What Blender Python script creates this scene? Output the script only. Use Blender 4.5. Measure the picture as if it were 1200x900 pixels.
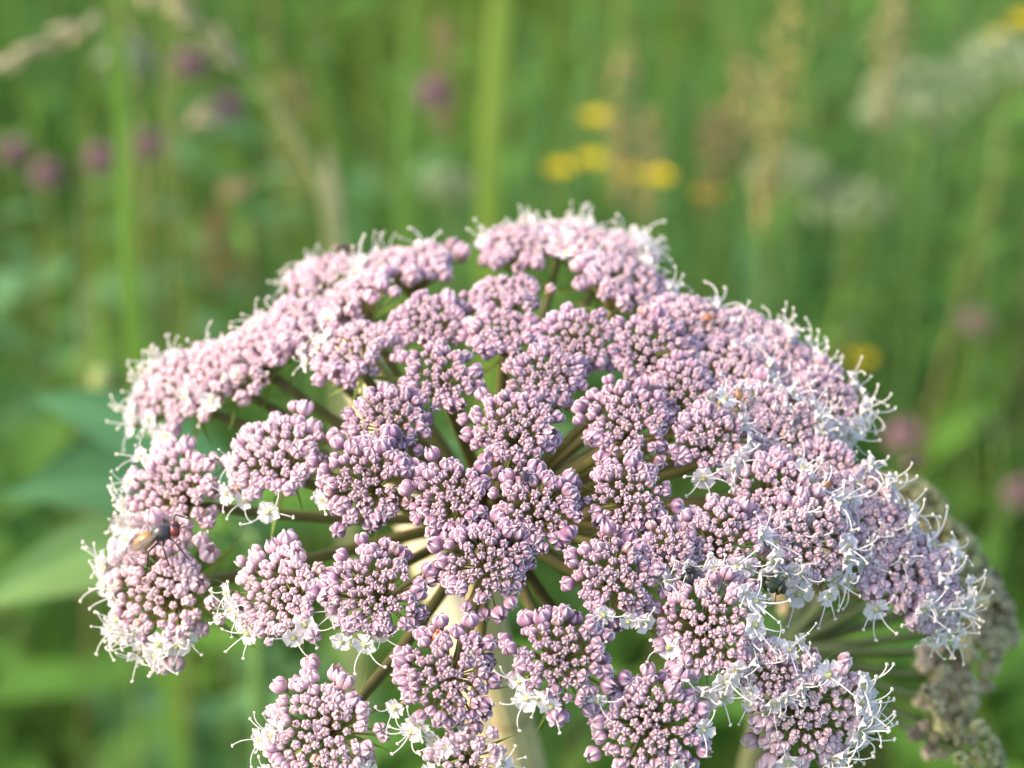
import bpy, math, random
import numpy as np
from mathutils import Vector, Matrix

random.seed(7); rng = np.random.default_rng(7)
for o in list(bpy.data.objects): bpy.data.objects.remove(o)
scene = bpy.context.scene
COL = scene.collection
rad = math.radians

# ------------------------------------------------------------------ camera
FPX = 2300.0                    # focal length in pixels of the 1200 x 900 photograph
PITCH = rad(28)
CAM = np.array((0.0, 0.0, 1.03))
cam_d = bpy.data.cameras.new('camera'); cam = bpy.data.objects.new('camera', cam_d); COL.objects.link(cam)
cam.location = CAM; cam.rotation_euler = (math.pi/2 - PITCH, 0, 0)
cam_d.sensor_width = 36; cam_d.lens = 36*FPX/1200
cam_d.clip_start = 0.02; cam_d.clip_end = 400
cam_d.dof.use_dof = True; cam_d.dof.focus_distance = 0.2805
cam_d.dof.aperture_fstop = cam_d.lens/5.2
cam_d.dof.aperture_blades = 0
scene.camera = cam
FW = np.array((0, math.cos(PITCH), -math.sin(PITCH))); RT = np.array((1., 0, 0)); UP = np.array((0, math.sin(PITCH), math.cos(PITCH)))
def ray(x, y): return FW + (x-600)/FPX*RT - (y-450)/FPX*UP
def pix(x, y, d): return CAM + d*ray(x, y)
def pix_h(x, y, z):             # the point on that sight line at height z
    r = ray(x, y); return CAM + r*(z-CAM[2])/r[2]

# ------------------------------------------------------------------ light
SUN_EL, SUN_AZ = rad(38), rad(-103)         # low warm sun from the side
sd = np.array((math.sin(SUN_AZ)*math.cos(SUN_EL), math.cos(SUN_AZ)*math.cos(SUN_EL), math.sin(SUN_EL)))
world = bpy.data.worlds.new('World'); scene.world = world; world.use_nodes = True
wn = world.node_tree; sky = wn.nodes.new('ShaderNodeTexSky'); sky.sky_type = 'NISHITA'; sky.sun_disc = False
sky.sun_elevation = SUN_EL; sky.sun_rotation = SUN_AZ; sky.air_density = 1.0; sky.dust_density = 3.0; sky.ozone_density = 1.0
wn.links.new(sky.outputs[0], wn.nodes['Background'].inputs[0]); wn.nodes['Background'].inputs[1].default_value = 0.15
sl = bpy.data.lights.new('sun', 'SUN'); sl.energy = 2.2; sl.angle = rad(24); sl.color = (1.0, 0.74, 0.50)
so = bpy.data.objects.new('sun', sl); COL.objects.link(so); so.rotation_euler = Vector(sd).to_track_quat('Z', 'Y').to_euler()
so.location = (-3, 0, 3)
vs = scene.view_settings; vs.view_transform = 'Standard'; vs.look = 'None'; vs.gamma = 1; vs.exposure = 1.42
scene.cycles.use_denoising = True
scene.cycles.max_bounces = 8; scene.cycles.transparent_max_bounces = 8
scene.cycles.diffuse_bounces = 5; scene.cycles.transmission_bounces = 5
scene.cycles.sample_clamp_indirect = 6

# ------------------------------------------------------------------ materials
def leafy(name, transl=0.35, rough=0.5, spec=0.25, noise=0.0, nscale=400, tint=False, base=None, gloss=True, bump=0.0):
    m = bpy.data.materials.new(name); m.use_nodes = True; t = m.node_tree; t.nodes.clear()
    N = t.nodes.new; L = t.links.new
    out = N('ShaderNodeOutputMaterial'); pb = N('ShaderNodeBsdfPrincipled'); tr = N('ShaderNodeBsdfTranslucent'); mx = N('ShaderNodeMixShader')
    if base is None:
        at = N('ShaderNodeAttribute'); at.attribute_name = 'Col'; src = at.outputs['Color']
    else:
        rg = N('ShaderNodeRGB'); rg.outputs[0].default_value = (*base, 1); src = rg.outputs[0]
    if tint:
        oi = N('ShaderNodeObjectInfo'); mm = N('ShaderNodeMixRGB'); mm.blend_type = 'MULTIPLY'; mm.inputs[0].default_value = 1
        L(src, mm.inputs[1]); L(oi.outputs['Color'], mm.inputs[2]); src = mm.outputs[0]
    if noise > 0:
        tc = N('ShaderNodeTexCoord'); nz = N('ShaderNodeTexNoise'); nz.inputs['Scale'].default_value = nscale; nz.inputs['Detail'].default_value = 3
        L(tc.outputs['Object'], nz.inputs['Vector'])
        mr = N('ShaderNodeMapRange'); mr.inputs['To Min'].default_value = 1-noise; mr.inputs['To Max'].default_value = 1+noise
        L(nz.outputs['Fac'], mr.inputs['Value'])
        hs = N('ShaderNodeHueSaturation'); L(src, hs.inputs['Color']); L(mr.outputs[0], hs.inputs['Value']); src = hs.outputs[0]
        if bump > 0:
            bp = N('ShaderNodeBump'); bp.inputs['Strength'].default_value = bump; bp.inputs['Distance'].default_value = 0.0005
            L(nz.outputs['Fac'], bp.inputs['Height']); L(bp.outputs[0], pb.inputs['Normal'])
    L(src, pb.inputs['Base Color']); L(src, tr.inputs['Color'])
    pb.inputs['Roughness'].default_value = rough; pb.inputs['Specular IOR Level'].default_value = spec
    mx.inputs[0].default_value = transl
    L(pb.outputs[0], mx.inputs[1]); L(tr.outputs[0], mx.inputs[2]); L(mx.outputs[0], out.inputs[0])
    return m
M_PETAL = leafy('petal', 0.34, 0.75, 0.12, tint=True)
M_STAMEN = leafy('stamen', 0.25, 0.45, 0.3)
M_STALK = leafy('stalk', 0.08, 0.5, 0.3, noise=0.25, nscale=300, bump=0.4)
M_GRASS = leafy('grass', 0.48, 0.5, 0.3)
M_LEAF = leafy('leaf', 0.30, 0.45, 0.35, noise=0.2, nscale=60)
M_INSECT = leafy('insect', 0.0, 0.3, 0.6, noise=0.2, nscale=3000)
M_SOIL = leafy('soil', 0.0, 0.9, 0.1, noise=0.4, nscale=12, base=(0.06, 0.12, 0.03))
def wing_material():
    m = bpy.data.materials.new('wing'); m.use_nodes = True; t = m.node_tree; t.nodes.clear(); N = t.nodes.new; L = t.links.new
    out = N('ShaderNodeOutputMaterial'); a = N('ShaderNodeBsdfTransparent'); b = N('ShaderNodeBsdfPrincipled'); mx = N('ShaderNodeMixShader')
    at = N('ShaderNodeAttribute'); at.attribute_name = 'Col'; L(at.outputs['Color'], b.inputs['Base Color']); b.inputs['Roughness'].default_value = 0.25
    mx.inputs[0].default_value = 0.5; L(a.outputs[0], mx.inputs[1]); L(b.outputs[0], mx.inputs[2]); L(mx.outputs[0], out.inputs[0]); return m
M_WING = wing_material()

# ------------------------------------------------------------------ mesh helpers
def nrm(v): v = np.asarray(v, float); return v/max(1e-12, np.linalg.norm(v))
def grid(P, wrap=False):
    """P (n,m,3) -> verts, quads"""
    n, m = P.shape[:2]; V = P.reshape(-1, 3); idx = np.arange(n*m).reshape(n, m)
    if wrap: idx = np.concatenate([idx, idx[:1]], 0)
    a, b, c, d = idx[:-1, :-1], idx[1:, :-1], idx[1:, 1:], idx[:-1, 1:]
    return V, np.stack([a, b, c, d], -1).reshape(-1, 4)
class Part:
    def __init__(s): s.V = []; s.F = []; s.C = []; s.n = 0
    def add(s, V, F, C):
        C = np.asarray(C, float)
        if C.ndim == 1: C = np.tile(C[:3], (len(V), 1))
        s.V.append(V); s.F.append(F+s.n); s.C.append(C[:, :3]); s.n += len(V); return s
    def arrays(s): return np.concatenate(s.V), np.concatenate(s.F), np.concatenate(s.C)
def mesh(name, part, mat):
    V, F, C = part.arrays() if isinstance(part, Part) else part
    me = bpy.data.meshes.new(name)
    me.vertices.add(len(V)); me.vertices.foreach_set('co', np.ascontiguousarray(V, dtype=np.float32).ravel())
    nf = len(F); me.loops.add(nf*4); me.loops.foreach_set('vertex_index', np.ascontiguousarray(F, dtype=np.int32).ravel())
    me.polygons.add(nf); me.polygons.foreach_set('loop_start', np.arange(0, nf*4, 4, dtype=np.int32))
    try: me.polygons.foreach_set('loop_total', np.full(nf, 4, dtype=np.int32))
    except Exception: pass
    me.update(calc_edges=True)
    ca = me.attributes.new('Col', 'FLOAT_COLOR', 'POINT')
    ca.data.foreach_set('color', np.concatenate([np.clip(C, 0, 1), np.ones((len(C), 1))], 1).astype(np.float32).ravel())
    me.polygons.foreach_set('use_smooth', np.ones(nf, dtype=bool))
    me.materials.append(mat); return me
POS = {}
def put(name, me, at, parent=None, kind=None, rot=None, scale=1.0):
    """link an object whose origin stands at world point AT; parents are never rotated or scaled"""
    o = bpy.data.objects.new(name, me); COL.objects.link(o); at = np.asarray(at, float)
    base = POS[parent.name] if parent is not None else np.zeros(3)
    if parent is not None: o.parent = parent
    POS[o.name] = at
    if rot is None: o.location = at-base
    else:
        M = Matrix.Translation(Vector(at-base)) @ Matrix([[*r, 0] for r in np.asarray(rot).tolist()]+[[0, 0, 0, 1]]) @ Matrix.Scale(scale, 4)
        o.matrix_local = M
    if kind: o['kind'] = kind
    return o
def build(name, part, mat, at, parent=None, kind=None):
    """part vertices are in world space; the origin goes to AT"""
    V, F, C = part.arrays(); return put(name, mesh(name, (V-np.asarray(at), F, C), mat), at, parent, kind)
def thing(name, label, cat, at, group=None):
    o = put(name, None, at); tag(o, label, cat, group); o.empty_display_size = 0.02; return o
def tag(o, label, cat, group=None):
    o['label'] = label; o['category'] = cat
    if group: o['group'] = group
def frame(n, spin=0.0):
    """rotation matrix with columns x,y,n"""
    n = nrm(n); a = np.array((1., 0, 0)) if abs(n[0]) < .8 else np.array((0, 1., 0))
    x = nrm(np.cross(a, n)); y = np.cross(n, x); c, s = math.cos(spin), math.sin(spin)
    return np.stack([c*x+s*y, -s*x+c*y, n], 1)
def tube(pts, radii, seg=8, ridges=0, ridge=0.0, cap=True):
    pts = np.asarray(pts, float); radii = np.asarray(radii, float)*np.ones(len(pts))
    tan = np.gradient(pts, axis=0); tan /= np.linalg.norm(tan, axis=1)[:, None]+1e-12
    x = frame(tan[0])[:, 0]; rings = []; th = np.arange(seg)/seg*2*math.pi
    rr = 1+ridge*np.cos(ridges*th) if ridges else np.ones(seg)
    for i in range(len(pts)):
        x = nrm(x-np.dot(x, tan[i])*tan[i]); y = np.cross(tan[i], x)
        rings.append(pts[i]+radii[i]*rr[:, None]*(np.cos(th)[:, None]*x+np.sin(th)[:, None]*y))
    if cap: rings = [np.repeat(pts[:1], seg, 0)]+rings+[np.repeat(pts[-1:], seg, 0)]
    return grid(np.stack(rings, 1), wrap=True)
def bez(p0, p1, p2, n):
    t = np.linspace(0, 1, n)[:, None]; return (1-t)**2*np.asarray(p0)+2*t*(1-t)*np.asarray(p1)+t*t*np.asarray(p2)
def ball(c, rx, ry, rz, R=None, nu=10, nv=7):
    th = np.arange(nu)/nu*2*math.pi; ph = np.linspace(0, math.pi, nv)
    P = np.stack([rx*np.cos(th)[:, None]*np.sin(ph), ry*np.sin(th)[:, None]*np.sin(ph), -rz*np.ones(nu)[:, None]*np.cos(ph)], -1)
    if R is not None: P = P@np.asarray(R).T
    return grid(P+np.asarray(c), wrap=True)
def blade(base, tip, bend, w, n=5, taper=1.6, side=None):
    """flat curved grass blade or narrow leaf with a slight keel; 2 quads across"""
    base = np.asarray(base, float); tip = np.asarray(tip, float); mid = (base+tip)/2+np.asarray(bend)
    p = bez(base, mid, tip, n+1); t = np.linspace(0, 1, n+1)
    d = nrm(tip-base); s = nrm(side if side is not None else np.cross(d, rng.normal(size=3)))
    k = np.cross(s, d); ww = w*np.maximum(0.03, np.sin(math.pi*np.clip(t*0.93+0.07, 0, 1))**0.6*(1-t**taper*0.9))
    return grid(np.stack([p-s*ww[:, None]/2, p+k*ww[:, None]*0.12, p+s*ww[:, None]/2], 0))
def lance(base, tip, bend, w, side, n=12, m=7, fold=0.25, wave=0.0):
    """broad lance-shaped leaf blade with folded midrib"""
    base = np.asarray(base, float); tip = np.asarray(tip, float); p = bez(base, (base+tip)/2+np.asarray(bend), tip, n)
    t = np.linspace(0, 1, n); tan = np.gradient(p, axis=0); tan /= np.linalg.norm(tan, axis=1)[:, None]
    ww = w*np.maximum(.02, np.sin(math.pi*t**0.8))**.9; u = np.linspace(-1, 1, m); side = nrm(side); rows = []
    for i in range(n):
        s = nrm(side-np.dot(side, tan[i])*tan[i]); k = np.cross(s, tan[i])
        rows.append(p[i]+np.outer(u, s)*ww[i]/2+np.outer(np.abs(u)*fold+wave*np.sin(9*t[i]+3*u), k)*ww[i]/2)
    P = np.stack(rows, 1); V, F = grid(P); mid = np.repeat(np.exp(-(u/.13)**2), n); return V, F, mid

# ------------------------------------------------------------------ flower bud and open flower, in unit size
def bud_unit(opening=0.0, seed=0):
    """five incurved petals, each with a pale keel, tips tucked into the middle; axis +z. returns V, F, pale(0..1), dark(0..1)"""
    r_ = np.random.default_rng(seed); Vs, Fs, Ws, Ds = [], [], [], []; n = 0
    u = np.array([-1, -.55, -.17, 0, .17, .55, 1.]); v = np.array([0, .2, .4, .56, .7, .82, .92, 1.])
    for k in range(5):
        op = opening*r_.uniform(.5, 1.4); j = r_.normal(0, .06); curl = r_.uniform(.6, 1.4); off = r_.normal(0, .09); pw = r_.uniform(.55, 1.25); kw = r_.uniform(.15, .26)
        mr = np.interp(v, [0, .2, .45, .65, .82, .93, 1], [.30, .80, 1.04, .97, .60+.25*op, .26+.75*op, .07+.9*op])
        mz = np.interp(v, [0, .2, .45, .65, .82, .93, 1], [-.85, -.55, .05, .50, .80+.1*op, .84+.5*op, .66+1.0*op])
        wid = np.interp(v, [0, .3, .6, .85, 1], [.9, 1.05, 1.0, .95, .55])
        U, VV = np.meshgrid(u, v, indexing='ij')
        bulge = 1+.10*(1-U**2)*np.sin(math.pi*np.clip(VV*1.1, 0, 1))-.10*np.abs(U)**3
        keel = np.exp(-((U-off)/kw)**2)*np.clip((VV-.40)/.25, 0, 1)
        phi = (k+j)*2*math.pi/5+U*math.pi/5*wid[None, :]*1.04
        rr = mr[None, :]*bulge+.06*keel*(VV < .9); zz = mz[None, :]*np.ones_like(U)+.16*keel*np.clip((VV-.5)/.2, 0, 1)*curl-.16*np.abs(U)**2*np.clip((VV-.5)/.3, 0, 1)
        P = np.stack([rr*np.cos(phi), rr*np.sin(phi), zz], -1)
        V, F = grid(P); Vs.append(V); Fs.append(F+n); n += len(V)
        pale = np.clip(pw*keel+.12*np.abs(U)**4*np.clip((VV-.45)/.2, 0, 1)+.6*np.clip((VV-.9)/.1, 0, 1)*(np.abs(U) < .6), 0, 1)
        Ws.append(pale.ravel()); Ds.append(np.clip(1-VV/.35, 0, 1).ravel())
    return np.concatenate(Vs), np.concatenate(Fs), np.concatenate(Ws), np.concatenate(Ds)
BUDS = [bud_unit([0, 0, .02, .05, .08, .0, .12, .03][i], 20+i) for i in range(8)]+[bud_unit(.33, 40), bud_unit(.45, 41)]

def flower_unit(seed):
    r_ = np.random.default_rng(seed); p = Part()
    white = np.array((.92, .91, .91)); lil = np.array((.84, .74, .82))
    for k in range(5):
        a = k*2*math.pi/5+r_.normal(0, .08); lift = r_.uniform(-.25, .35); ln = r_.uniform(.85, 1.1)
        u = np.linspace(-1, 1, 6); v = np.linspace(0, 1, 7); U, VV = np.meshgrid(u, v, indexing='ij')
        hw = np.interp(v, [0, .25, .6, .85, 1], [.12, .36, .56, .55, .36])[None, :]
        notch = .16*np.exp(-(U/.35)**2)*np.clip((VV-.7)/.3, 0, 1)
        rr = .22+ln*(VV-notch)*.98; yy = U*hw
        zz = lift*VV+.30*np.sin(math.pi*VV)*.4-.12*(1-U**2)*np.sin(math.pi*VV)+.38*np.clip((VV-.72)/.28, 0, 1)**2*(.4+np.exp(-(U/.4)**2))+r_.normal(0, .02, U.shape)
        rr = rr-.18*np.clip((VV-.78)/.22, 0, 1)**2
        P = np.stack([rr*math.cos(a)-yy*math.sin(a), rr*math.sin(a)+yy*math.cos(a), zz], -1)
        V, F = grid(P); w = (.25+.35*np.exp(-(U/.2)**2)*VV).ravel()[:, None]; p.add(V, F, white*(1-w*.5)+lil*w*.5)
    for (rx, rz, z, c) in ((.36, .16, .05, (.62, .66, .34)), (.17, .16, .18, (.70, .70, .42))):
        p.add(*ball((0, 0, z), rx, rx, rz, nu=10, nv=6), c)
    p.add(*ball((0, 0, -.45), .26, .26, .5, nu=8, nv=6), (.42, .42, .22))
    for k in range(5):
        if r_.random() < .34: continue
        a = (k+.5)*2*math.pi/5+r_.normal(0, .2); L = r_.uniform(1.8, 2.9); e = r_.uniform(.25, 1.15)
        d = np.array((math.cos(a)*math.cos(e), math.sin(a)*math.cos(e), math.sin(e))); side = nrm(np.cross(d, (0, 0, 1)))
        p0 = np.array((math.cos(a)*.25, math.sin(a)*.25, .05)); p2 = p0+d*L+np.array((0, 0, -.3*r_.random()))
        mid = (p0+p2)/2+np.array((0, 0, .75*r_.random()+.2))+side*r_.normal(0, .42)
        path = bez(p0, mid, p2, 7); p.add(*tube(path, np.linspace(.062, .048, 7), 5), (.86, .87, .84))
        R = frame(nrm(side+r_.normal(0, .4, 3))); p.add(*ball(path[-1], .115, .15, .20, R, 7, 5), (.90, .88, .80))
    return p
FLOWERS = [mesh('open_flower', flower_unit(100+i), M_PETAL) for i in range(9)]

MAUVE = np.array((.40, .232, .36)); PALE = np.array((.94, .88, .91)); GREENISH = np.array((.44, .36, .22)); BLUSH = np.array((.76, .56, .61))  # BLUSH: older buds' paler colour, its pink partly painted-in warm side light
def bud_colours(W, D, rho, age, var):
    """young inner buds are a dull brownish mauve, the outer and older ones paler lilac, with some warm light painted in"""
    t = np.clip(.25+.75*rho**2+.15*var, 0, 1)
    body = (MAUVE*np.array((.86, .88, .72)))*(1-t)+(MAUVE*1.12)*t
    body = body*(1-.8*age)*(.90+.1*min(1, age*3))+BLUSH*(.8*age)
    body = np.clip(body*(1+.13*var), 0, 1)
    if var > 1.15: body = body*np.array((.80, .82, .62))
    c = body[None]*(1-W[:, None])+PALE[None]*W[:, None]
    return c*(1-.6*D[:, None])+GREENISH[None]*(.6*D[:, None])
SHARED = {}
def shared_bud(i, age):
    key = (i, round(age*3))
    if key not in SHARED:
        V, F, W, D = BUDS[i]; SHARED[key] = mesh('flower_bud', (V, F, bud_colours(W, D, .95, key[1]/3, 0)), M_PETAL)
    return SHARED[key]
def bract_unit(seed):
    r_ = np.random.default_rng(seed); p = Part(); b = r_.uniform(.1, .3)
    V, F = blade((0, 0, 0), (r_.normal(0, .1), r_.normal(0, .1), 1), (b, 0, 0), .13, 6, 1.2, (0, 1, 0)); p.add(V, F, (.26, .36, .07)); return p
BRACTS = [mesh('bract', bract_unit(i), M_LEAF) for i in range(5)]

ALL_BUDS = []
def umbellet(plant, hub, P, n, R, nb, age, nflow, budsize=1.0, hue=None, individual=True, stalk_c=(.20, .19, .07), away=None, flat=.42, dpx=100, flower_s=1.0, curve=.0):
    """one small head: P centre of its top, n its axis, R its radius in metres"""
    n = nrm(n); T = P-n*R*.95; Rm = frame(n, rng.uniform(0, 6.28))
    knob = Part().add(*ball(T, R*.12, R*.12, R*.10, Rm, 8, 6), (.30, .30, .11))
    um = build('umbellet', knob, M_STALK, T, plant)
    # stalk from the hub
    d = T-hub; L = np.linalg.norm(d); sag = np.array((0, 0, -1.))*L*.04+nrm(np.cross(d, rng.normal(size=3)))*L*.02
    pts = bez(hub, hub+d*.5+sag, T, 10); sp = Part(); V, F = tube(pts, np.linspace(.00115, .00085, 10)*(R/.0085)**.5, 9, 3, .08)
    c = np.array(stalk_c)*rng.uniform(.85, 1.15); sp.add(V, F, c); build('stalk', sp, M_STALK, T, um)
    # heads
    lob_n = int(rng.integers(3, 7)); lob_p = rng.uniform(0, 6.28); flat = flat*rng.uniform(.6, 1.1); ang = 2.39996; ph0 = rng.uniform(0, 6.28); items = []
    for i in range(nb):
        rho = ((i+.5)/nb)**.57; rho = min(1.0, rho*rng.normal(1, .03)); a = ph0+i*ang+rng.normal(0, .10)
        q = np.array((math.cos(a)*rho, math.sin(a)*rho, 0)); al = rho*rad(72)
        lob = 1+.11*math.sin(lob_n*a+lob_p)*rho**2+.06*math.sin(2*a+lob_p*2)*rho; lat = R*.90*lob*math.sin(al)/math.sin(rad(72)); h = R*flat*(math.cos(al)-1)+rng.normal(0, R*.025)
        if rho > .88: lat *= rng.uniform(.95, 1.24); h -= R*rng.uniform(-.05, .20)
        pos = P+Rm@np.array((math.cos(a)*lat, math.sin(a)*lat, h))
        nn = nrm(Rm@np.array((math.cos(a)*math.sin(al*.8), math.sin(a)*math.sin(al*.8), math.cos(al*.8)))+rng.normal(0, .14, 3))
        s = R*(.092+.075*rho**2.8)*budsize*rng.normal(1, .13)*math.sqrt(70/nb)
        items.append([rho, a, pos, nn, s])
    # which outer ones have opened: those towards AWAY first
    outer = [k for k, it in enumerate(items) if it[0] > (.80 if nflow < 10 else .70)]
    if away is None: away = nrm(P-hub)
    outer.sort(key=lambda k: -np.dot(items[k][2]-P, away)/R-rng.uniform(0, 1.5)); opened = set(outer[:nflow])
    ped = Part(); rest = Part(); nrest = 0
    for k, (rho, a, pos, nn, s) in enumerate(items):
        base = pos-nn*s*.85; V, F = tube(bez(T, (T+base)/2+n*R*.08, base, 4), [R*.016]*4, 4, cap=False)
        ped.add(V, F, np.array((.34, .33, .12))*rng.uniform(.8, 1.15))
        ped.add(*ball(pos-nn*s*.95, s*.34, s*.34, s*.42, frame(nn), 6, 5), (.36, .31, .16))
        if k in opened:
            sc = R*.205*flower_s*(115/max(100, dpx))**.6*rng.uniform(.88, 1.15)
            o = put('open_flower', FLOWERS[rng.integers(len(FLOWERS))], pos+nn*s*.75, um, rot=frame(nrm(nn+away*.25+nrm(CAM-pos)*.35), rng.uniform(0, 6.28)), scale=sc)
            g = rng.uniform(.92, 1.0); o.color = (g, g*.98, g, 1)
            continue
        opening_one = rng.random() < (.34 if rho > .84 else .05)
        b = int(rng.integers(8)) if not opening_one else 8+int(rng.integers(2))
        fr = frame(nn, rng.uniform(0, 6.28)); var = rng.normal(0, .6)
        rec = dict(b=b, pos=pos, fr=fr, s=s, rho=rho, var=var, age=age, um=um, nn=nn, rest=rest, hue=hue)
        depth = np.dot(pos-CAM, FW); rec['score'] = s/depth if (individual and rho > .80 and np.dot(nn, nrm(CAM-pos)) > -.1) else 0
        ALL_BUDS.append(rec)
    build('pedicels', ped, M_STALK, T, um, 'stuff')
    return um, T, Rm, rest
UMB = []
def finish_buds(limit=300):
    order = sorted(ALL_BUDS, key=lambda r: -r['score']); single = set(id(r) for r in order[:limit] if r['score'] > 0)
    for r in ALL_BUDS:
        if id(r) in single:
            o = put('flower_bud', shared_bud(r['b'], r['age']), r['pos'], r['um'], rot=r['fr'], scale=r['s'])
            g = 1+.07*r['var']; o.color = (min(1, g), min(1, g*(1+.04*r['var'])), min(1, g), 1)
        else:
            V, F, W, D = BUDS[r['b']]; C = bud_colours(W, D, r['rho'], r['age'], r['var'])
            if r['hue'] is not None: C = C*.12+np.asarray(r['hue'])*(.6+.5*W[:, None]+.30*r['var'])*.88
            r['rest'].add((V*r['s'])@r['fr'].T+r['pos'], F, C)
    for um, rest in UMB:
        if rest.n: build('small_buds', rest, M_PETAL, POS[um.name], um, 'stuff')
def bracts(um, T, Rm, R, k, length=1.1, c=None):
    a0 = rng.uniform(0, 6.28)
    for i in range(k):
        a = a0+i*6.28/k+rng.normal(0, .3); e = rng.uniform(-.7, .25)
        d = Rm@np.array((math.cos(a)*math.cos(e), math.sin(a)*math.cos(e), math.sin(e)))+np.array((0, 0, -.35))
        put('bract', BRACTS[rng.integers(5)], T, um, rot=frame(d, rng.uniform(0, 6.28)), scale=R*length*rng.uniform(.8, 1.4))

# ================================================================== SETTING
# ground sheet to the horizon
gx = np.linspace(-150, 150, 61); gy = np.linspace(-60, 260, 65); GX, GY = np.meshgrid(gx, gy, indexing='ij')
V, F = grid(np.stack([GX, GY, np.zeros_like(GX)], -1)); g = Part().add(V, F, (.04, .06, .02))
go = build('ground', g, M_SOIL, (0, 0, 0), None, 'structure')

def patch(x, y, s=1.0, k=0.0):
    return math.sin(x*3.1*s+1.3+k)*math.cos(y*2.7*s-.6+k*2)+.6*math.sin(x*7.3*s-y*5.1*s+2.1+k)+.4*math.cos(x*13*s+y*11*s+k)
G_MID = np.array((.105, .240, .034)); G_YEL = np.array((.21, .30, .045)); G_BLUE = np.array((.125, .27, .105)); G_DARK = np.array((.05, .15, .034)); STRAW = np.array((.42, .33, .15))
def grass_field():
    p = Part(); N = 26000; cnt = 0
    while cnt < N:
        y = .62+(rng.random()**1.7)*7.2; hw = .36*y+.45; x = rng.uniform(-hw, hw)
        f = patch(x, y); f2 = patch(x+4, y-3, .8, 1.7)
        h = rng.uniform(.10, .44)*(1+.22*f2); w = rng.uniform(.003, .0075)*(1+.15*y)
        c = G_MID*(1-abs(min(1, .5*f)))+(G_YEL if f > 0 else G_DARK)*abs(min(1, .5*f)) if abs(f) > .2 else G_MID.copy()
        if f2 > .5: c = c*.5+G_BLUE*.5
        if rng.random() < .035: c = STRAW*.8
        c = np.clip(c*rng.uniform(.7, 1.35), 0, 1)
        lean = rng.normal(0, .14, 2)*h*2.4
        V, F = blade((x, y, -.01), (x+lean[0], y+lean[1], h), (rng.normal(0, .05), rng.normal(0, .05), h*.15), w, 4); p.add(V, F, c); cnt += 1
    for i in range(230):       # taller flowering stems standing out of the sward
        y = 1.0+(rng.random()**1.3)*4.0; hw = .30*y+.2; x = rng.uniform(-hw, hw); h = rng.uniform(.38, .62)+.04*y
        if x < -.1 and rng.random() < .5: continue
        ln = .10*max(0, x)/hw*h*2+rng.normal(0, .05); c = (G_YEL*1.15 if rng.random() < .86 else STRAW*.9)*rng.uniform(.6, 1.1)
        V, F = blade((x, y, -.01), (x+ln, y+rng.normal(0, .05), h), (-ln*.2, 0, .02), rng.uniform(.004, .008), 5, 3.0); p.add(V, F, np.clip(c, 0, 1))
    build('grass', p, M_GRASS, (0, 2, 0), None, 'stuff')
    q = Part()
    for i in range(5200):       # low leafy herbs among the grass
        y = .62+(rng.random()**1.6)*5.5; hw = .36*y+.4; x = rng.uniform(-hw, hw); f = patch(x-2, y+5, 1.0, .9)
        if f < -.3 and rng.random() < .7: continue
        z = rng.uniform(.05, .34); a = rng.uniform(0, 6.28); L = rng.uniform(.03, .09)
        d = np.array((math.cos(a), math.sin(a), rng.uniform(-.2, .6)))*L
        V, F, mid = lance((x, y, z), np.array((x, y, z))+d, (0, 0, L*.15), L*rng.uniform(.3, .6), nrm(np.cross(d, (0, 0, 1))), 5, 3)
        c = (G_BLUE if f > .6 else G_MID)*rng.uniform(.8, 1.5); q.add(V, F, np.clip(c, 0, 1))
    build('meadow_leaves', q, M_GRASS, (0, 2, 0), None, 'stuff')
    for nm, lab, cat in (('grass', 'dense green meadow grass behind the flower umbel', 'grass'), ('meadow_leaves', 'low broad leaves of herbs among the meadow grass', 'leaves')):
        tag(bpy.data.objects[nm], lab, cat)
grass_field()

# ================================================================== MAIN PLANT
HUB = pix(575, 602, .345)
A_, B_ = .0810, .0545
SC = pix(618, 648, .347)
def on_dome(x, y):
    """where the sight line meets the domed head of the plant; grazing lines touch a slightly larger dome"""
    r = nrm(ray(x, y)); w = np.array((1/A_, 1/A_, 1/B_)); o = (CAM-SC)*w; d = r*w
    a, b, c = d@d, o@d, o@o-1; disc = b*b-a*c
    t = (-b-math.sqrt(disc))/a if disc > 0 else -b/a
    p = CAM+t*r; n = nrm((p-SC)/np.array((A_**2, A_**2, B_**2))); return p, n
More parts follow.
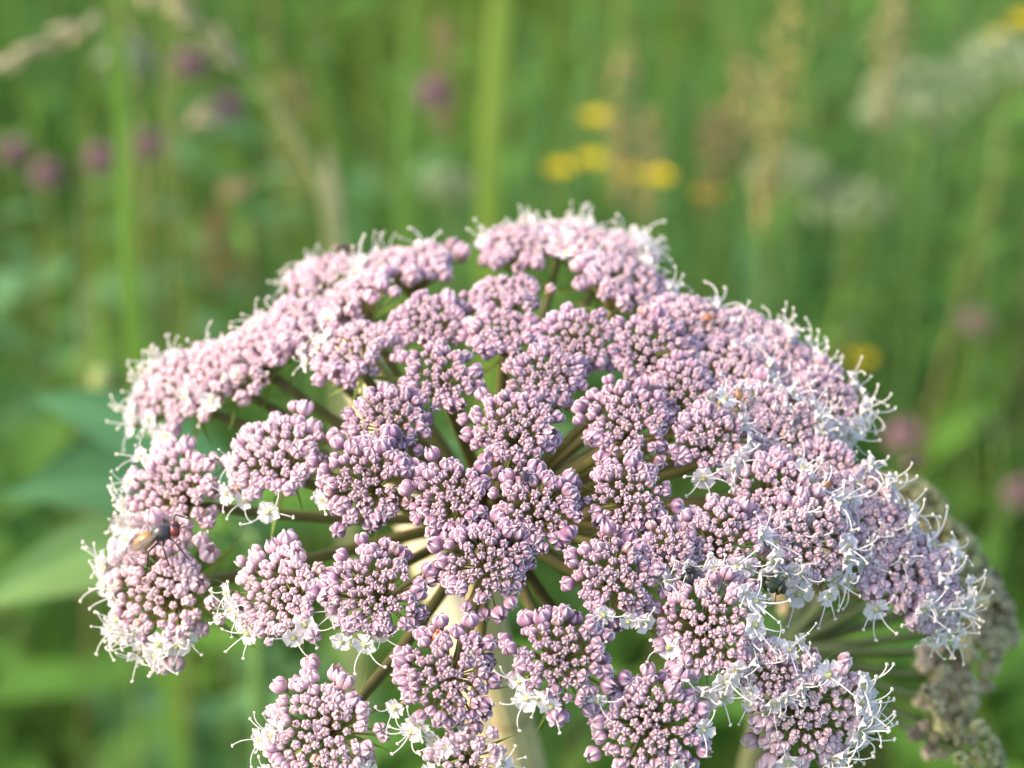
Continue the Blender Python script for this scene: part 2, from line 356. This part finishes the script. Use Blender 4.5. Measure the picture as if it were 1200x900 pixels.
#  x, y, diameter in px, age (0 young .. 1 old; its blush also paints in some warm light), opened flowers
HEADS = [(478,298,118,.55,6),(606,279,102,.45,6),(704,276,130,.6,10),(738,318,125,.5,6),(405,342,112,.55,4),(590,338,88,.25,1),
 (338,372,108,.6,4),(288,402,122,.7,4),(202,447,126,.85,10),(412,402,106,.45,2),(505,370,95,.2,0),(590,384,92,.15,0),
 (680,396,90,.15,0),(766,408,102,.15,0),(822,372,110,.45,4),(858,424,116,.4,5),(928,418,112,.6,9),(515,440,98,.1,0),
 (642,436,88,.1,0),(600,494,112,.05,0),(735,488,112,.05,0),(453,490,100,.05,0),(835,512,92,.15,5),(925,500,104,.5,8),
 (428,562,122,.05,1),(316,528,126,.5,3),(525,580,98,.0,0),(630,594,108,.0,0),(735,580,106,.05,0),(570,656,116,.0,0),
 (192,572,130,.75,9),(170,692,160,.9,14),(320,692,126,.7,6),(438,690,128,.1,3),(722,676,112,.15,3),(850,626,112,.3,8),
 (955,628,122,.55,9),(908,572,100,.4,6),(1004,588,104,.6,7),(1062,656,128,.65,10),(1100,706,88,.7,8),(520,796,132,.05,4),
 (660,772,132,.05,4),(832,736,132,.35,9),(765,852,136,.2,5),(957,846,150,.9,15),(370,858,142,.65,8),(545,905,100,.6,9),
 (976,462,98,.6,7),(802,452,84,.15,1),(884,476,92,.35,4),(968,548,98,.5,6),(886,384,88,.55,5),(1032,622,98,.65,7),(1094,682,96,.65,8),(246,424,100,.75,4),(372,312,84,.6,4),(652,262,92,.6,7),(782,646,70,.15,2),(905,790,84,.5,9)]
stem_base = pix(640, 1500, .40); stem_base = np.array((HUB[0]+.06, HUB[1]+.02, 0.0))
plant = thing('angelica_plant', 'tall flowering plant with a large domed pink umbel of many small heads', 'flower plant', stem_base)
for (x, y, d, age, nf) in HEADS:
    P, n = on_dome(x, y); depth = np.dot(P-CAM, FW); R = d/2*depth/FPX
    n = nrm(n*.65+rng.normal(0, .10, 3)+nrm(P-HUB)*.2+nrm(CAM-P)*.40*min(1, max(0, (y-330)/220)))
    away = nrm(P-SC); away = nrm(away-n*np.dot(away, n)*.7+np.array((0, 0, -.25)))
    um, T, Rm, rest = umbellet(plant, HUB, P, n, R*.985, int((76+8*age)*max(.8, (d/115)**1.2)+rng.integers(-12, 9)), age, int(nf*(1.35 if x < 1000 else .9)+.5), away=away, dpx=d, flower_s=1.2 if x > 780 else 1.0)
    UMB.append((um, rest)); bracts(um, T, Rm, R, 6 if x < 420 else 4)
    print('head', x, y, 'depth %.3f R %.1fmm' % (depth, R*1000), 'facing %.2f' % np.dot(n, nrm(CAM-P)))
# stem, hub and sheath
stem = Part(); top = HUB+np.array((0, 0, .001))
s1 = pix(571, 735, .372); s2 = pix(612, 890, .405); low = np.array((stem_base[0], stem_base[1], 0))
path = np.concatenate([bez(top, (top+s1)/2+np.array((-.002, 0, 0)), s1, 8), bez(s1, (s1+s2)/2, s2, 8)[1:], bez(s2, s2+(s2-s1)*1.6, low, 16)[1:]])
tt = np.linspace(0, 1, len(path)); rr = np.interp(tt, [0, .03, .12, .5, 1], [.0028, .0033, .0035, .0044, .0060])
V, F = tube(path, rr, 48, 12, .045); col = np.array((.62, .52, .31))
th_ = np.repeat(np.arange(48), len(path)+2)/48*2*math.pi; st_ = (.5-.5*np.cos(12*th_))[:, None]; C = col[None]*(1-.45*st_)+np.array((.38, .36, .17))[None]*.45*st_; stem.add(V, F, C); build('stem', stem, M_STALK, stem_base, plant)
hubp = Part().add(*ball(HUB+np.array((0, 0, .0006)), .0042, .0042, .0030, None, 14, 8), (.27, .24, .09)); build('hub', hubp, M_STALK, HUB, plant)
nodep = s1+(s2-s1)*.62; nd = Part().add(*tube(np.stack([nodep+(s1-s2)*.06, nodep+(s1-s2)*.02, nodep-(s1-s2)*.02, nodep-(s1-s2)*.06]), [.0036, .0043, .0043, .0038], 18), (.40, .29, .16)); build('stem_node', nd, M_STALK, nodep, plant)

# ================================================================== SECOND PLANT, past flowering, behind
HUB2 = pix(915, 760, .385)
plant2 = thing('angelica_plant', 'faded greenish brown umbel past flowering, behind the pink umbel', 'flower plant', (HUB2[0]-.03, HUB2[1]+.03, 0))
H2 = [(1044,556,66,.46),(1078,572,70,.445),(1096,612,70,.45),(1122,640,72,.435),(1148,672,72,.44),(1160,716,72,.43),(1150,752,74,.425),(1118,780,72,.43),(1118,822,74,.41),(1098,846,66,.415),(1152,884,64,.40),(1060,600,60,.48),(1100,690,60,.47),(960,640,60,.48),(930,690,60,.49)]
for (x, y, d, dep) in H2:
    dep = dep*.825; P = pix(x+16+rng.normal(0, 6), y+6+rng.normal(0, 6), dep); R = rng.uniform(1.0, 1.3)*d/2*dep/FPX; n = nrm(nrm(P-HUB2)+np.array((.25, -.05, .25)))
    um, T, Rm, rest = umbellet(plant2, HUB2, P, n, R, 24, .3, 0, budsize=.95, hue=[(.76, .69, .38), (.52, .56, .24), (.80, .67, .46), (.66, .62, .32)][rng.integers(4)], individual=False, stalk_c=(.075, .11, .035), flat=.95)
    UMB.append((um, rest))
st2 = Part(); b2 = np.array((HUB2[0]-.03, HUB2[1]+.03, 0)); V, F = tube(bez(HUB2, HUB2*.5+b2*.5+np.array((-.03, 0, .05)), b2, 16), np.linspace(.003, .0055, 16), 14, 7, .05)
st2.add(V, F, (.13, .15, .06)); build('stem', st2, M_STALK, b2, plant2)
finish_buds(300)

# ================================================================== INSECTS
def leg_path(p0, kn, p1): return np.concatenate([bez(p0, (p0+kn)/2, kn, 4), bez(kn, (kn+p1)/2, p1, 4)[1:]])
def fly(label, P, fwd, up, L, body_c, abd_c, eye_c, wings=True, wing_c=(.45, .40, .36), group=None):
    """P on the flowers, L body length"""
    f = nrm(fwd); u = nrm(np.asarray(up)-np.dot(up, f)*f); s = np.cross(u, f); Rm = np.stack([f, s, u], 1); P = np.asarray(P, float)
    w = lambda a, b, c: P+Rm@(np.array((a, b, c))*L)
    t = thing('fly', label, 'fly', P, group)
    th = Part().add(*ball(w(.05, 0, .26), .20*L, .155*L, .16*L, Rm, 12, 9), body_c); build('thorax', th, M_INSECT, P, t)
    hd = Part().add(*ball(w(.285, 0, .24), .085*L, .135*L, .125*L, Rm, 12, 8), np.array(body_c)*.9); h = build('head', hd, M_INSECT, P, t)
    for sg in (-1, 1):
        e = Part().add(*ball(w(.30, sg*.085, .255), .085*L, .075*L, .112*L, Rm, 10, 8), eye_c); build('eye', e, M_INSECT, P, h)
    ab = Part(); pts = np.stack([w(-.10, 0, .25), w(-.2, 0, .24), w(-.31, 0, .20), w(-.44, 0, .15), w(-.54, 0, .10), w(-.58, 0, .08)])
    V, F = tube(pts, np.array([.08, .135, .150, .115, .055, .01])*L, 14); 
    C = np.tile(np.array(abd_c), (len(V), 1)); tpos = (V-P)@f/L; C[tpos < -.5] *= .55; C[(tpos < -.31) & (tpos > -.36)] *= .5; ab.add(V, F, C); build('abdomen', ab, M_INSECT, P, t)
    if wings:
        for sg in (-1, 1):
            wp = Part(); n_, m_ = 12, 5; x = np.linspace(0, 1, n_); v = np.linspace(-1, 1, m_); X, Vv = np.meshgrid(x, v, indexing='ij')
            hw = np.interp(x, [0, .1, .35, .7, .92, 1], [.02, .05, .13, .16, .10, .015])[:, None]
            ang = rad(30); a = -X*1.08*math.cos(ang)-Vv*hw*math.sin(ang); b = X*1.08*math.sin(ang)-Vv*hw*math.cos(ang)
            Q = np.stack([.03+a, sg*(.08+b), .36+.02*np.cos(5*Vv)*0+.05*X], -1)*L
            V, F = grid(Q@Rm.T+P); vein = .7+.3*np.cos(Vv.ravel()*6); wp.add(V, F, np.outer(vein, wing_c)); build('wing', wp, M_WING, P, t)
    for sg in (-1, 1):
        for k, (a0, a1) in enumerate(((.16, .42), (.05, .05), (-.06, -.38))):
            lp = Part(); lp.add(*tube(leg_path(w(a0, sg*.10, .16), w((a0+a1)/2+.02, sg*.36, .26), w(a1, sg*.52, -.08)), np.linspace(.022, .012, 7)*L, 6), (.03, .025, .022)); build('leg', lp, M_INSECT, P, t)
    for sg in (-1, 1):
        an = Part(); an.add(*tube(np.stack([w(.40, sg*.03, .27), w(.45, sg*.05, .28), w(.49, sg*.06, .25)]), np.array([.018, .014, .006])*L, 5), (.04, .03, .03)); build('antenna', an, M_INSECT, P, h)
    return t
def beetle(label, P, fwd, up, L, c, wide=.30, group=None, cat='beetle', name='beetle', headc=(.03, .025, .02)):
    f = nrm(fwd); u = nrm(np.asarray(up)-np.dot(up, f)*f); s = np.cross(u, f); Rm = np.stack([f, s, u], 1); P = np.asarray(P, float)
    w = lambda a, b, cc: P+Rm@(np.array((a, b, cc))*L); t = thing(name, label, cat, P, group)
    for sg in (-1, 1):
        e = Part(); V, F = ball((0, 0, 0), .36, wide, .24, None, 16, 9); k = V[:, 1]*sg < 0; V = V.copy(); V[k, 1] = 0; V[:, 1] += sg*.006
        e.add(V*L@Rm.T+w(-.12, 0, .22), F, c); build('wing_case', e, M_INSECT, P, t)
    b = Part().add(*ball(w(-.1, 0, .16), .35*L, wide*.85*L, .12*L, Rm, 12, 6), headc); build('underside', b, M_INSECT, P, t)
    q = Part().add(*ball(w(.24, 0, .22), .13*L, wide*.80*L, .17*L, Rm, 12, 8), np.array(c)*.7); build('thorax', q, M_INSECT, P, t)
    h = Part().add(*ball(w(.38, 0, .20), .10*L, wide*.5*L, .11*L, Rm, 10, 7), headc); hh = build('head', h, M_INSECT, P, t)
    for sg in (-1, 1):
        a = Part().add(*tube(np.stack([w(.44, sg*.06, .22), w(.54, sg*.16, .28), w(.66, sg*.22, .26)]), np.array([.016, .014, .018])*L, 5), headc); build('antenna', a, M_INSECT, P, hh)
        for (a0, a1) in ((.2, .36), (.02, .02), (-.16, -.36)):
            lp = Part().add(*tube(leg_path(w(a0, sg*wide*.6, .12), w((a0+a1)/2, sg*(wide+.12), .16), w(a1, sg*(wide+.24), -.03)), np.linspace(.024, .012, 7)*L, 5), headc); build('leg', lp, M_INSECT, P, t)
    return t
def on_top(x, y, lift=.0):
    P, n = on_dome(x, y); return P+n*lift, n
P, n = on_top(200, 634, 0); P = P-FW*.0046
fly('fly with red eyes, amber abdomen and clear wings between two pink heads', P, RT*.92+UP*.30-FW*.10, UP*.75-FW*.65-RT*.15, .0084, (.04, .04, .045), (.34, .19, .05), (.17, .03, .03), wing_c=(.24, .21, .20))
P, n = on_top(404, 298, .0)
fly('small blurred dark fly on top of the umbel beside pale pink heads', P, RT*-.8-FW*.3, UP, .0045, (.07, .05, .04), (.18, .09, .05), (.12, .03, .02), wing_c=(.35, .28, .25))
fly('dark fly perched on the topmost head of the faded brown umbel', pix(1070, 548, .442), RT*.9+FW*.3, UP, .0058, (.05, .04, .04), (.12, .07, .05), (.10, .03, .03), wing_c=(.3, .25, .22))
for (x, y, lab, ang, L, c, wd) in (
    (612, 561, 'tiny dark striped bug among lilac buds beside the upright stalk', 2.2, .0028, (.05, .035, .06), .20),
    (512, 742, 'small reddish brown beetle on the lilac buds in front of the stem', 1.2, .0024, (.30, .11, .05), .26),
    (963, 573, 'small rust coloured beetle on pale crowded flowers', .3, .0022, (.42, .14, .04), .30),
    (829, 381, 'tiny brown beetle on lilac buds near the back of the umbel', .1, .0023, (.30, .13, .06), .28),
    (862, 468, 'tiny tan beetle tucked between two lilac heads', 1.4, .0022, (.34, .19, .08), .28),
    (910, 684, 'round blackish green beetle hanging under a white open flower', -.5, .0040, (.03, .04, .015), .36),
    (811, 672, 'plain black beetle half hidden beneath a dark mauve head', 1.5, .0030, (.012, .012, .014), .36)):
    P, n = on_top(x, y, .0012 if y < 660 else -.001); d = RT*math.cos(ang)+UP*math.sin(ang)
    beetle(lab, P, d, n*.6-FW*.6, L, c, wd, cat='beetle' if 'beetle' in lab else 'bug', name='beetle' if 'beetle' in lab else 'bug')

# ================================================================== MEADOW PLANTS THAT CAN BE TOLD APART
def grounded(P, dx=0, dy=0): return np.array((P[0]+dx, P[1]+dy, 0))
def flower_plant(name, label, cat, group, head, kind, lean=(0, 0)):
    base = grounded(head, *lean); t = thing(name, label, cat, base, group)
    st = Part(); V, F = tube(bez(base, (base+head)/2+np.array((lean[0]*.4, lean[1]*.4, .05)), head, 8), np.linspace(.0016, .0009, 8), 6); st.add(V, F, (.12, .22, .05)); build('stem', st, M_STALK, base, t)
    if kind == 'yellow':
        for k in range(5):
            a = k*6.283/5+rng.uniform(-.1, .1); d = np.array((math.cos(a), math.sin(a), .45)); pp = Part()
            V, F, mid = lance(head, head+d*.0125, (0, 0, -.002), .011, np.cross(d, (0, 0, 1)), 6, 5); pp.add(V, F, (.80, .62, .01)); build('petal', pp, M_PETAL, head, t)
        c = Part().add(*ball(head+np.array((0, 0, .002)), .0035, .0035, .003, None, 8, 6), (.55, .45, .03)); build('flower_centre', c, M_PETAL, head, t)
    else:
        hd = Part()
        for k in range(46):
            i = (k+.5)/46; ph = math.acos(1-1.6*i); a = k*2.4; d = np.array((math.sin(ph)*math.cos(a), math.sin(ph)*math.sin(a), math.cos(ph)))
            V, F = tube(np.stack([head+d*.003, head+d*.0085, head+d*.0125]), [.0007, .0013, .0004], 4); hd.add(V, F, np.array((.42, .25, .31))*rng.uniform(.7, 1.2))
        build('flower_head', hd, M_PETAL, head, t, 'stuff')
        cu = Part().add(*ball(head-np.array((0, 0, .002)), .005, .005, .005, None, 8, 6), (.16, .22, .06)); build('calyx', cu, M_STALK, head, t)
    for k in range(3):
        f = rng.uniform(.3, .8); q = base+(head-base)*f; a = rng.uniform(0, 6.28); d = np.array((math.cos(a), math.sin(a), .4))*rng.uniform(.02, .045); lf = Part()
        V, F, mid = lance(q, q+d, (0, 0, .006), .012, np.cross(d, (0, 0, 1)), 7, 5); lf.add(V, F, G_MID*1.1); build('leaf', lf, M_LEAF, q, t)
for (x, y, z) in ((695,142,.50),(690,192,.50),(654,202,.46),(770,212,.50),(728,208,.44),(1173,47,.56),(1197,28,.58),(1005,425,.36),(828,232,.44)):
    flower_plant('yellow_wildflower', 'yellow cup-shaped wildflower on a thin stem, blurred in the meadow', 'wildflower', 'yellow wildflowers in the meadow', pix_h(x, y, z), 'yellow', (rng.normal(0, .03), .03))
for (x, y, z) in ((18,180,.52),(56,206,.52),(118,188,.54),(222,76,.60),(176,172,.54),(508,112,.58),(1164,506,.30),(1196,580,.34),(1146,378,.40),(268,128,.56),(1060,512,.40)):
    flower_plant('purple_clover', 'round dusky purple clover head on a stem, blurred in the meadow', 'clover', 'purple clover in the meadow', pix_h(x, y, z), 'purple', (rng.normal(0, .03), .03))

def grass_stalk(label, pts, w, seeds, c, sc, group=None, name='grass_stalk', seed_len=.010, seed_w=.0035, spread=.5):
    """pts: world points from the ground up; spikelets along the last SEEDS share of the stem"""
    pts = np.asarray(pts, float); t = np.linspace(0, 1, len(pts)); T = np.linspace(0, 1, 24); path = np.stack([np.interp(T, t, pts[:, k]) for k in range(3)], 1)
    for _ in range(3): path[1:-1] = (path[:-2]+2*path[1:-1]+path[2:])/4
    o = thing(name, label, 'grass', pts[0], group); st = Part(); V, F = tube(path, np.linspace(w, w*.45, 24), 7); st.add(V, F, c); build('stem', st, M_GRASS, pts[0], o)
    if seeds:
        for k in range(seeds[1]):
            f = 1-seeds[0]*(1-(k+.5)/seeds[1]); q = np.array([np.interp(f, T, path[:, j]) for j in range(3)]); tan = nrm(path[min(23, int(f*23)+1)]-path[max(0, int(f*23)-1)])
            d = nrm(tan+nrm(np.cross(tan, rng.normal(size=3)))*spread+np.array((0, 0, -.15))); sp = Part(); L = seed_len*rng.uniform(.75, 1.3)
            V, F = tube(np.stack([q, q+d*L*.3, q+d*L*.65, q+d*L]), np.array([.3, 1, .8, .1])*seed_w*.5, 6); sp.add(V, F, np.array(sc)*rng.uniform(.8, 1.15)); build('spikelet', sp, M_GRASS, q, o)
    return o
PALE_SEED = (.52, .48, .26); OL = (.20, .30, .06)
def up_from(x, y, d): p = pix(x, y, d); return np.array((p[0], p[1]+.02, 0))
grass_stalk('arching pale grass stalk with drooping spikelets above the purple clover', [up_from(395, 300, .85), pix(395, 300, .85), pix(378, 215, .85), pix(335, 140, .84), pix(285, 80, .83), pix(240, 30, .82), pix(200, -10, .81)], .0025, (.34, 22), (.42, .45, .20), (.56, .54, .32), seed_len=.011, seed_w=.0042, spread=.5)
grass_stalk('pale oat-like grass spray hanging in from beyond the meadow edge', [up_from(190, 330, .80)+np.array((-.04, 0, 0)), pix(205, 220, .8), pix(190, 60, .8), pix(150, 10, .79), pix(95, 28, .78), pix(40, 62, .77), pix(-10, 78, .77)], .0014, (.42, 11), (.30, .34, .12), (.66, .60, .42), seed_len=.012, seed_w=.0045)
grass_stalk('thin grass stalk nodding with three fat pale spikelets', [up_from(230, 330, .9), pix(215, 240, .9), pix(195, 60, .9), pix(185, 20, .9), pix(172, -10, .9)], .0012, (.16, 5), (.26, .34, .10), (.62, .58, .36), seed_len=.014, seed_w=.008)
grass_stalk('short pale grass ear leaning over beside the clover heads', [up_from(170, 300, 1.0), pix(170, 300, 1.0), pix(180, 200, 1.0), pix(200, 155, 1.0), pix(235, 138, 1.0)], .0014, (.13, 8), (.26, .34, .10), (.55, .48, .33), seed_len=.012)
grass_stalk('low pale grass ear lying sideways over green blades', [up_from(370, 320, 1.0), pix(365, 300, 1.0), pix(350, 225, 1.0), pix(320, 210, 1.0), pix(280, 218, 1.0)], .0012, (.12, 8), (.26, .34, .10), (.50, .40, .22), seed_len=.012)
def wide_blade(label, pts, w, c):
    b = np.asarray(pts, float); o = Part(); n = 14; T = np.linspace(0, 1, n); t = np.linspace(0, 1, len(b)); p = np.stack([np.interp(T, t, b[:, k]) for k in range(3)], 1)
    for _ in range(2): p[1:-1] = (p[:-2]+2*p[1:-1]+p[2:])/4
    ww = w*np.minimum(1, (1-T)*3+.05); s = nrm(RT+FW*.3); P = np.stack([p-s*ww[:, None]/2, p+np.cross(s, (0, 0, 1))*ww[:, None]*.15, p+s*ww[:, None]/2], 0)
    V, F = grid(P); o.add(V, F, c); ob = build('tall_grass', o, M_GRASS, b[0], None); tag(ob, label, 'grass')
wide_blade('upright bright green grass blade standing between the purple clovers', [up_from(158, 420, .80), pix(158, 420, .80), pix(150, 300, .80), pix(143, 150, .80), pix(136, 20, .79), pix(130, -60, .78)], .0075, (.22, .38, .05))
wide_blade('broad yellow green grass blade rising straight behind the umbel', [up_from(566, 330, 1.0), pix(568, 260, 1.0), pix(578, 120, 1.0), pix(588, 0, 1.0), pix(592, -90, 1.0)], .013, (.30, .42, .06))
wide_blade('slender green grass blade beside the broad yellow one', [up_from(470, 330, 1.0), pix(470, 250, 1.0), pix(478, 120, 1.0), pix(485, -40, 1.0)], .008, (.20, .34, .06))
wide_blade('pale dry grass blade behind the arching stalk foot', [up_from(392, 300, .9), pix(392, 280, .9), pix(388, 220, .9), pix(382, 165, .9)], .008, (.48, .45, .24))
# dry beige stalk seen through the gaps of the umbel
dp = [np.array((.075, .62, 0)), pix(560, 790, .47), pix(487, 605, .47), pix(432, 455, .475), pix(405, 385, .48)]
T = np.linspace(0, 1, 20); t = np.linspace(0, 1, 5); path = np.stack([np.interp(T, t, np.asarray(dp)[:, k]) for k in range(3)], 1)
ds = Part(); V, F = tube(path, np.interp(T, [0, .9, 1], [.0052, .0050, .0030]), 14, 7, .05); ds.add(V, F, (.72, .62, .40)); o = build('dry_stalk', ds, M_STALK, dp[0], None)
tag(o, 'thick dry beige stalk leaning behind the umbel, seen through its gaps', 'dry stalk')

def dock(label_i, x, y, z, h, c):
    top = pix_h(x, y, z); base = grounded(top, rng.normal(0, .02), .02); lab = 'rusty tan dock spike in seed, blurred in the meadow'
    t = thing('dock_spike', lab, 'dock', base, 'tan dock spikes in the meadow'); st = Part(); V, F = tube(bez(base, (base+top)/2+np.array((.01, 0, 0)), top, 10), np.linspace(.0025, .001, 10), 6); st.add(V, F, (.14, .22, .06)); build('stem', st, M_STALK, base, t)
    sd_ = Part()
    for k in range(90):
        f = rng.random(); q = top+np.array((0, 0, -h*f)); a = rng.uniform(0, 6.28); r = .004+.012*math.sin(math.pi*min(1, f+.1)); q = q+np.array((math.cos(a), math.sin(a), rng.uniform(-.3, .3)))*r*rng.random()
        sd_.add(*ball(q, .0022, .0022, .0028, None, 5, 4), np.array(c)*rng.uniform(.7, 1.25))
    build('seeds', sd_, M_GRASS, base, t, 'stuff')
for i, (x, y, z, h, c) in enumerate(((730,55,.58,.12,(.56,.45,.25)),(760,130,.50,.10,(.54,.42,.24)),(930,-30,.66,.16,(.60,.54,.22)),(905,75,.60,.12,(.56,.47,.22)),(870,70,.56,.09,(.54,.42,.22)),(1050,-20,.66,.10,(.5,.45,.24)),(520,20,.62,.09,(.40,.32,.18)),(835,130,.52,.08,(.42,.32,.18)),(250,250,.44,.07,(.38,.22,.11)),(290,268,.42,.06,(.38,.24,.12)),(345,90,.60,.08,(.36,.34,.14)))): dock(i, x, y, z, h, c)

def soft_umbel(x, y, z, rd):
    c = pix_h(x, y, z); base = grounded(c, .02, .03); t = thing('white_umbel_plant', 'pale greenish white umbel plant, blurred in the meadow', 'wildflower', base, 'pale umbels in the meadow')
    st = Part(); V, F = tube(bez(base, (base+c)/2, c-np.array((0, 0, .03)), 8), np.linspace(.002, .0012, 8), 6); st.add(V, F, (.16, .25, .07)); build('stem', st, M_STALK, base, t); p = Part()
    for k in range(150):
        r = rd*math.sqrt(rng.random()); a = rng.uniform(0, 6.28); q = c+np.array((math.cos(a)*r, math.sin(a)*r, .012*(1-(r/rd)**2)+rng.normal(0, .003)))
        p.add(*ball(q, .0028, .0028, .002, None, 5, 4), np.array((.34, .44, .26))*rng.uniform(.7, 1.2))
    build('florets', p, M_PETAL, c, t, 'stuff')
    for k in range(9):
        a = k*.7; q = c+np.array((math.cos(a), math.sin(a), 0))*rd*.7; rp = Part(); rp.add(*tube(bez(c-np.array((0, 0, .03)), (c+q)/2-np.array((0, 0, .02)), q, 5), [.0007]*5, 5), (.18, .27, .08)); build('stalk', rp, M_STALK, c, t)
for a in ((1090,105,.58,.045),(1060,135,.54,.035),(1180,75,.62,.03),(990,240,.46,.035),(925,205,.48,.03),(150,75,.60,.02),(525,222,.44,.02)): soft_umbel(*a)

# broad lance leaves reaching in low on one side
def leaf_plant():
    base = np.array((-.09, .66, 0)); t = thing('broad_leaf_plant', 'leafy plant with long smooth lance-shaped blue green leaves', 'plant', base)
    sp = Part(); top = pix(300, 600, .64); sp.add(*tube(bez(base, (base+top)/2+np.array((-.02, 0, 0)), top, 10), np.linspace(.005, .003, 10), 8), (.13, .24, .07)); build('stem', sp, M_STALK, base, t)
    for (x0, y0, x1, y1, d0, d1, w, c) in ((285, 575, 38, 466, .62, .60, .020, (.12, .29, .12)), (250, 590, 2, 582, .62, .60, .018, (.11, .26, .10)), (230, 630, -25, 712, .62, .60, .022, (.22, .37, .11)), (225, 520, 40, 560, .68, .66, .014, (.07, .17, .06))):
        p0 = pix(x0, y0, d0); p1 = pix(x1, y1, d1); lf = Part(); V, F, mid = lance(p0, p1, (0, 0, .012), w, np.cross(p1-p0, -FW), 14, 7, .2)
        c = np.array(c); lf.add(V, F, c[None]*(1+.35*mid[:, None])); l = build('leaf', lf, M_LEAF, p0, t)
        q = Part(); sp0 = base+(top-base)*np.clip((p0[2]-.02)/top[2], .2, 1); q.add(*tube(bez(sp0, (sp0+p0)/2, p0, 5), [.0016]*5, 6), c*.9); build('leaf_stalk', q, M_STALK, p0, l)
leaf_plant()
bd = Part(); hp = pix(122, 448, .75); bb = grounded(hp, -.02, .04); bdt = thing('budding_plant', 'single pale green bud on a stem beside the broad lance leaves', 'plant', bb)
bd.add(*ball(hp, .0055, .0055, .0070, None, 10, 8), (.28, .36, .12)); build('bud', bd, M_LEAF, hp, bdt)
sp = Part().add(*tube(bez(bb, (bb+hp)/2, hp, 8), np.linspace(.0018, .001, 8), 6), (.16, .27, .07)); build('stem', sp, M_STALK, bb, bdt)
